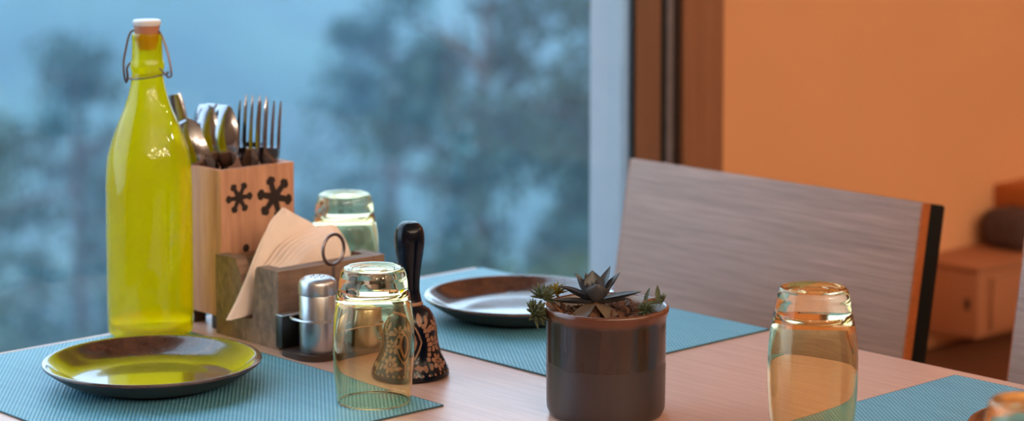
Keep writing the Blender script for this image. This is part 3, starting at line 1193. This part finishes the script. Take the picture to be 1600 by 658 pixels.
for q in range(4):
    th = R(-40 + 8 + 90 * q)
    motif([(lens(0, 0, .0075, .0135), lens(0, 0, .0040, .0105))], th - R(10), .036)                      # flame-shaped leaf
    motif([(lens(0, 0, .0125, .0190), lens(0, 0, .0108, .0170))], th - R(10), .036)
    # ladder band beside it
    motif([[(u - .0020, v - .0018), (u + .0020, v - .0018), (u + .0022, v + .0018), (u - .0018, v + .0018)] for u, v in
           [(.0030 * math.sin(s_ * .55), -.016 + s_ * .0044) for s_ in range(8)]], th + R(27), .036)
    motif(flower(0, 0, .0085), th + R(50), .0335)
    motif(flower(0, 0, .0080, 5), th + R(62), .050)
    motif([ell(0, 0, .0045, .0030, .6), ell(.006, .004, .003, .002, -.4), ell(-.006, .003, .003, .002, .9)], th + R(40), .0475)
    motif(flower(0, 0, .0085, 7), th + R(48), .0165)
    motif([ell(-.009, 0, .0055, .0016, .1), ell(.009, 0, .0055, .0016, -.1), ell(0, .001, .0010, .0060)], th - R(8), .0135)
    motif([lens(0, 0, .0030, .0062), lens(.007, -.001, .0022, .0048), lens(-.007, -.001, .0022, .0048)], th + R(14), .0565)
    motif([ell(-.0065, .001, .0022, .0030, .4), ell(0, 0, .0022, .0034, 0), ell(.0065, .001, .0022, .0030, -.4)], th + R(18), .0125)
motif([ell(q * .0065, 0, .0012, .0012) for q in range(-17, 17)], R(0), .0068)

# ------------------------------------------------------------------ pot with succulents
PXc, PYc = 0.564, -0.354
pt = tag(empty('plant_pot', (PXc, PYc, T)), 'brown glazed ceramic pot holding the succulents', 'pot')
outer = [(0, 0), (.044, 0), (.0495, .0012), (.0517, .0060)] + smooth_prof([(.0521, .012), (.0524, .045), (.0526, .075), (.0528, .0845), (.0536, .0880)], 4)
lip = smooth_prof([(.0546, .0905), (.0552, .0928), (.0546, .0952), (.0530, .0962), (.0514, .0952)], 4)
V, F = lathe_vf(outer + lip, 96)
obj('body', V, F, M['pot'], pt, smooth=50)
V, F = lathe_vf([(.0514, .0952), (.0500, .0930), (.0490, .0850), (.0485, .0600), (0, .0600)], 72)
obj('inner_wall', V, F, M['pot_in'], pt, smooth=50)

# soil and dry mulch
rs = random.Random(4)
V, F = [], []
nr, ns_ = 14, 48
for i in range(nr + 1):
    r_ = .0486 * i / nr
    for j in range(ns_):
        a = 2 * PI * j / ns_
        V.append(Vector((r_ * math.cos(a), r_ * math.sin(a), .0855 - .004 * (i / nr) ** 2 + rs.uniform(-.0016, .0016) * (i > 0))))
for i in range(nr):
    for j in range(ns_):
        j2 = (j + 1) % ns_
        F.append([i * ns_ + j, i * ns_ + j2, (i + 1) * ns_ + j2, (i + 1) * ns_ + j])
soil = obj('soil', V, F, M['soil'], None, loc=(PXc, PYc, T), smooth=80)
tag(soil, 'dark soil filling the brown ceramic pot', 'soil', kind='stuff')
V, F = [], []
for q in range(150):
    a, r_ = rs.uniform(0, 2 * PI), .046 * math.sqrt(rs.random())
    s = rs.uniform(.0012, .0046)
    e = Euler((rs.uniform(-.9, .9), rs.uniform(-.9, .9), rs.uniform(0, 6.28))).to_matrix()
    vf = box_vf(-s * 1.5, s * 1.5, -s * .6, s * .6, -s * .18, s * .18)
    c = Vector((r_ * math.cos(a), r_ * math.sin(a), .0868 + rs.uniform(-.001, .0035)))
    V, F = merge((V, F), ([c + e @ (v + Vector((0, 0, .0009 * math.sin(v.x / s)))) for v in vf[0]], vf[1]))
for q in range(46):   # curled dry root hairs
    a, r_ = rs.uniform(0, 2 * PI), .040 * math.sqrt(rs.random())
    c = Vector((r_ * math.cos(a), r_ * math.sin(a), .0885))
    pts = [c]
    d = Vector((rs.uniform(-1, 1), rs.uniform(-1, 1), .3))
    for w in range(5):
        d += Vector((rs.uniform(-.6, .6), rs.uniform(-.6, .6), rs.uniform(-.5, .4)))
        pts.append(pts[-1] + d.normalized() * .0026)
    V, F = merge((V, F), tube_vf(pts, [.0006, .0007, .0006, .0005, .0004, .0002], 5))
ml = obj('mulch', V, F, M['mulch'], None, loc=(PXc, PYc, T), smooth=0)
tag(ml, 'dry brown mulch and root bits on the pot soil', 'mulch', kind='stuff')


def leaf_vf(L, W, bend=0.3, cup=0.25, thick=0.16, n=9, tip=1.0):
    """pointed fleshy leaf along +x, bending up"""
    V, F = [], []
    for i in range(n + 1):
        s = i / n
        w = W * (0.30 + .70 * math.sin(PI * min(1, s * 0.80 + .08)) ** .8) * (1 - s ** 4.5 * tip) * .52
        w = max(w, .00012)
        th = W * thick * (1 - s ** 2 * .85)
        a = bend * s
        x = L * (math.sin(a) / bend if abs(bend) > 1e-4 else s)
        z = L * ((1 - math.cos(a)) / bend if abs(bend) > 1e-4 else 0)
        up = Vector((-math.sin(a), 0, math.cos(a)))
        c = Vector((x, 0, z))
        for yy, zz in ((-1, cup), (-.55, .10 + cup * .25), (0, .02), (.55, .10 + cup * .25), (1, cup), (.55, -.75), (0, -1.0), (-.55, -.75)):
            V.append(c + Vector((0, yy * w, 0)) + up * (zz * th + (cup * w if abs(yy) == 1 else cup * w * .3 * (abs(yy) > .1))))
    for i in range(n):
        for q in range(8):
            q2 = (q + 1) % 8
            F.append([i * 8 + q, i * 8 + q2, (i + 1) * 8 + q2, (i + 1) * 8 + q])
    F.append(list(range(8)))
    F.append([n * 8 + q for q in range(8)])
    return V, F


PR, PT = RGT, -FWD       # to the right / towards the photographer


def pot_pt(u, v, c=0.0):
    """a spot above the pot: u right, v height over the table, c towards the photographer"""
    return Vector((PXc, PYc, T)) + PR * u + PT * c + Vector((0, 0, v))


def dir_rot(az, el, roll=0.0):
    """az 0 = right, 90 = away from the photographer, 270 = towards"""
    d = PR * math.cos(R(az)) - PT * math.sin(R(az))
    yaw = math.atan2(d.y, d.x)
    return Matrix.Rotation(yaw, 4, 'Z') @ Matrix.Rotation(-R(el), 4, 'Y') @ Matrix.Rotation(R(roll), 4, 'X')


base = pot_pt(-.0095, .1000, .004)
sc_ = tag(empty('succulent', base), 'dark rosette succulent with pointed leaves in the middle of the pot', 'succulent')
LEAVES = [  # az, el, length, width, bend, mat, root radius
    (2, 9, .038, .0145, .10, 'leaf', .003), (28, 2, .036, .0120, .15, 'leaf', .003), (172, 26, .033, .0120, -.20, 'leaf', .003), (188, -1, .037, .0130, .15, 'leaf', .003),
    (150, 12, .032, .0115, .2, 'leaf', .003), (224, -26, .038, .0175, -.30, 'leaf_old', .004), (316, -28, .040, .0175, -.30, 'leaf_old', .004), (272, 34, .0200, .0195, .80, 'leaf', .004),
    (190, 40, .0235, .0150, .55, 'leaf', .004), (100, 52, .0265, .0185, .35, 'leaf', .002), (12, 42, .0290, .0135, .25, 'leaf', .004), (48, 50, .0320, .0105, .15, 'leaf', .003),
    (146, 40, .0275, .0110, .30, 'leaf', .004), (122, 48, .0250, .0120, .3, 'leaf', .003), (330, 30, .0190, .0130, .6, 'leaf', .003), (222, 44, .0180, .0130, .7, 'leaf', .003),
    (300, 66, .0150, .0090, .5, 'leaf', .001), (60, 74, .0180, .0085, .3, 'leaf', .001), (170, 70, .0175, .0085, .4, 'leaf', .001), (348, 2, .027, .0115, .2, 'leaf', .003),
    (75, 20, .030, .012, .2, 'leaf', .003),
]
for az, el, L, W, bd, mt, rr in LEAVES:
    V, F = leaf_vf(L, W, bd, .30 if mt == 'leaf' else .12, .15)
    m = dir_rot(az, el)
    off = (m.to_3x3() @ Vector((rr, 0, 0)))
    o = obj('leaf', [off + m.to_3x3() @ v for v in V], F, M[mt], sc_, smooth=60)
obj('stem', *tube_vf([(0, 0, -.010), (0, 0, .004)], [.004, .0025], 8), M['stem'], sc_)


def spiky(u, v, c, r, lab, mt, tilt=(0, 0), n=34, seed=1, stem_to=None, el0=-10):
    rn = random.Random(seed)
    p = pot_pt(u, v, c)
    s = tag(empty('spiky_rosette', p), lab, 'succulent', 'small spiky rosettes in the pot')
    V, F = [], []
    tl = Matrix.Rotation(R(tilt[1]), 3, PT) @ Matrix.Rotation(R(tilt[0]), 3, PR)
    for q in range(n):
        z = 1 - (q + .5) / n * (1 - math.sin(R(el0)))
        el = math.degrees(math.asin(z))
        az = q * 137.5 + rn.uniform(-9, 9)
        L = r * rn.uniform(.85, 1.1) * (.75 + .25 * math.cos(R(el)))
        vf = leaf_vf(L, r * .30, .25, .3, .28, 5)
        m = dir_rot(az, el).to_3x3()
        V, F = merge((V, F), ([tl @ (m @ (w + Vector((r * .08, 0, 0)))) for w in vf[0]], vf[1]))
    o = obj('foliage', V, F, M[mt], s, smooth=50)
    o['kind'] = 'stuff'
    if stem_to:
        e_ = pot_pt(*stem_to) - p
        mid = e_ * .5 + Vector((0, 0, .002))
        obj('stem', *tube_vf([(0, 0, 0), mid, e_], [.0011, .0014, .0013], 7), M['stem'], s)
    return s


U = lambda px_: (px_ - 947) * .000562
spiky(U(836), .0915, .014, .0130, 'spiky grey-green rosette hanging over the left pot rim', 'spike', (30, -55), 40, 2, (U(880), .090, .010))
spiky(U(847), .1040, .006, .0130, 'spiky grey-green rosette above the one on the left rim', 'spike', (5, -20), 36, 3, (U(878), .090, .004))
spiky(U(869), .1035, -.014, .0110, 'yellow-green spiky rosette left of the big succulent', 'spike_y', (0, 0), 26, 4, (U(884), .087, -.010))
spiky(U(1036), .1000, .000, .0070, 'tiny spiky rosette at the right end of a pot stem', 'spike', (0, 55), 26, 5, (U(1004), .0985, .002))
spiky(U(1008), .0945, .016, .0095, 'green spiky rosette low inside the right pot rim', 'spike', (20, 10), 30, 6, (U(1002), .088, .010))
sp = tag(empty('succulent_sprout', pot_pt(U(1018), .0985, .002)), 'two upright blade leaves sprouting at the right pot rim', 'succulent')
for az, el, L, ru in ((40, 62, .0140, -.0060), (100, 84, .0155, .0050)):
    m = dir_rot(az, el).to_3x3()
    V, F = leaf_vf(L, .0048, .1, .3, .2, 6)
    off = PR * ru
    obj('leaf', [off + m @ v for v in V], F, M['spike'], sp, smooth=50)
obj('stem', *tube_vf([PR * -.010 + Vector((0, 0, -.003)), Vector((0, 0, 0)), PR * .009 + Vector((0, 0, .0008))], [.0010, .0016, .0012], 7), M['spike'], sp)

# ------------------------------------------------------------------ things by the orange wall, out of focus
wc = tag(empty('wall_cabinet', (-0.3, 1.235, 0.44)), 'low wooden cabinet fixed to the orange wall behind the chair', 'cabinet')
box('carcass', 0.0, 0.122, 0.0, 0.62, 0.0, 0.108, M['cab'], wc, 0.003)
box('top_board', 0.0, 0.126, -0.004, 0.624, 0.1082, 0.116, M['cab'], wc, 0.002)
for q in range(3):
    dr = box('drawer', 0.1222, 0.130, 0.03 + q * .20, 0.21 + q * .20, 0.012, 0.096, M['cab'], wc, 0.002)
    obj('knob', *lathe_vf([(0, 0), (.006, 0), (.008, .006), (.005, .010), (0, .011)], 14), M['metal_black'], dr, loc=(.130, .12 + q * .20, .054), rot=(0, R(90), 0))
box('keyhole', 0.098, 0.106, -0.0012, 0.0, 0.045, 0.062, M['hole'], wc)
sh = tag(empty('wall_shelf', (-0.3, 1.445, 0.603)), 'short orange-brown wooden shelf on the wall, upper right', 'shelf')
box('board', 0.0, 0.10, 0.0, 0.70, 0.0, 0.050, M['shelf'], sh, 0.003)
for q in (.10, .55):
    box('bracket', 0.0, 0.07, q, q + .02, -0.055, -0.0005, M['shelf'], sh, 0.002)
V, F = box_vf(-.05, .05, -.20, .20, 0, .062, .024, 4)
V = [Vector((v.x, v.y, v.z * (1 + .12 * math.sin(v.y * 21)))) for v in V]
cu = obj('cushion', V, F, M['bag'], None, loc=(-0.235, 1.575, 0.5565), smooth=80)
tag(cu, 'dark rolled cushion lying on the cabinet by the wall', 'cushion')

# ------------------------------------------------------------------ warm globe lamps hanging from the ceiling behind the photographer
def lamp(x, y, z):
    l_ = tag(empty('pendant_lamp', (x, y, z)), 'round warm globe lamp hanging on a black cord', 'lamp', 'globe lamps on the ceiling')
    obj('globe', *lathe_vf([(0, -.03)] + [(.03 * math.cos(R(a)), .03 * math.sin(R(a))) for a in range(-75, 76, 15)] + [(0, .03)], 24), M['lamp'], l_, smooth=180)
    obj('socket', *lathe_vf([(0, .0302), (.012, .0302), (.012, .060), (0, .060)], 16), M['cord'], l_)
    obj('cord', *tube_vf([(0, 0, .0605), (0, 0, 2.699 - z)], .004, 6), M['cord'], l_)
    return l_


for x, y, z in [(3.0, -0.9, 2.15), (3.35, -0.35, 2.3), (2.6, -1.5, 2.25), (3.4, -1.6, 2.05), (2.9, 0.4, 2.2), (3.6, 0.2, 2.1), (2.2, -2.6, 2.2), (3.0, -2.4, 2.3),
                (3.3, 1.1, 2.25), (2.5, 1.3, 2.3), (2.0, 2.4, 2.25), (1.2, 2.6, 2.2), (3.9, -0.8, 2.2), (3.8, 1.6, 2.1),
                (3.15, -0.6, 1.95), (3.2, -1.25, 2.2), (2.75, -1.05, 2.3), (3.7, -0.2, 1.9), (3.1, 0.05, 2.0), (2.75, -2.0, 2.1), (3.6, -2.2, 2.2), (3.3, 0.7, 2.05)]:
    lamp(x, y, z)
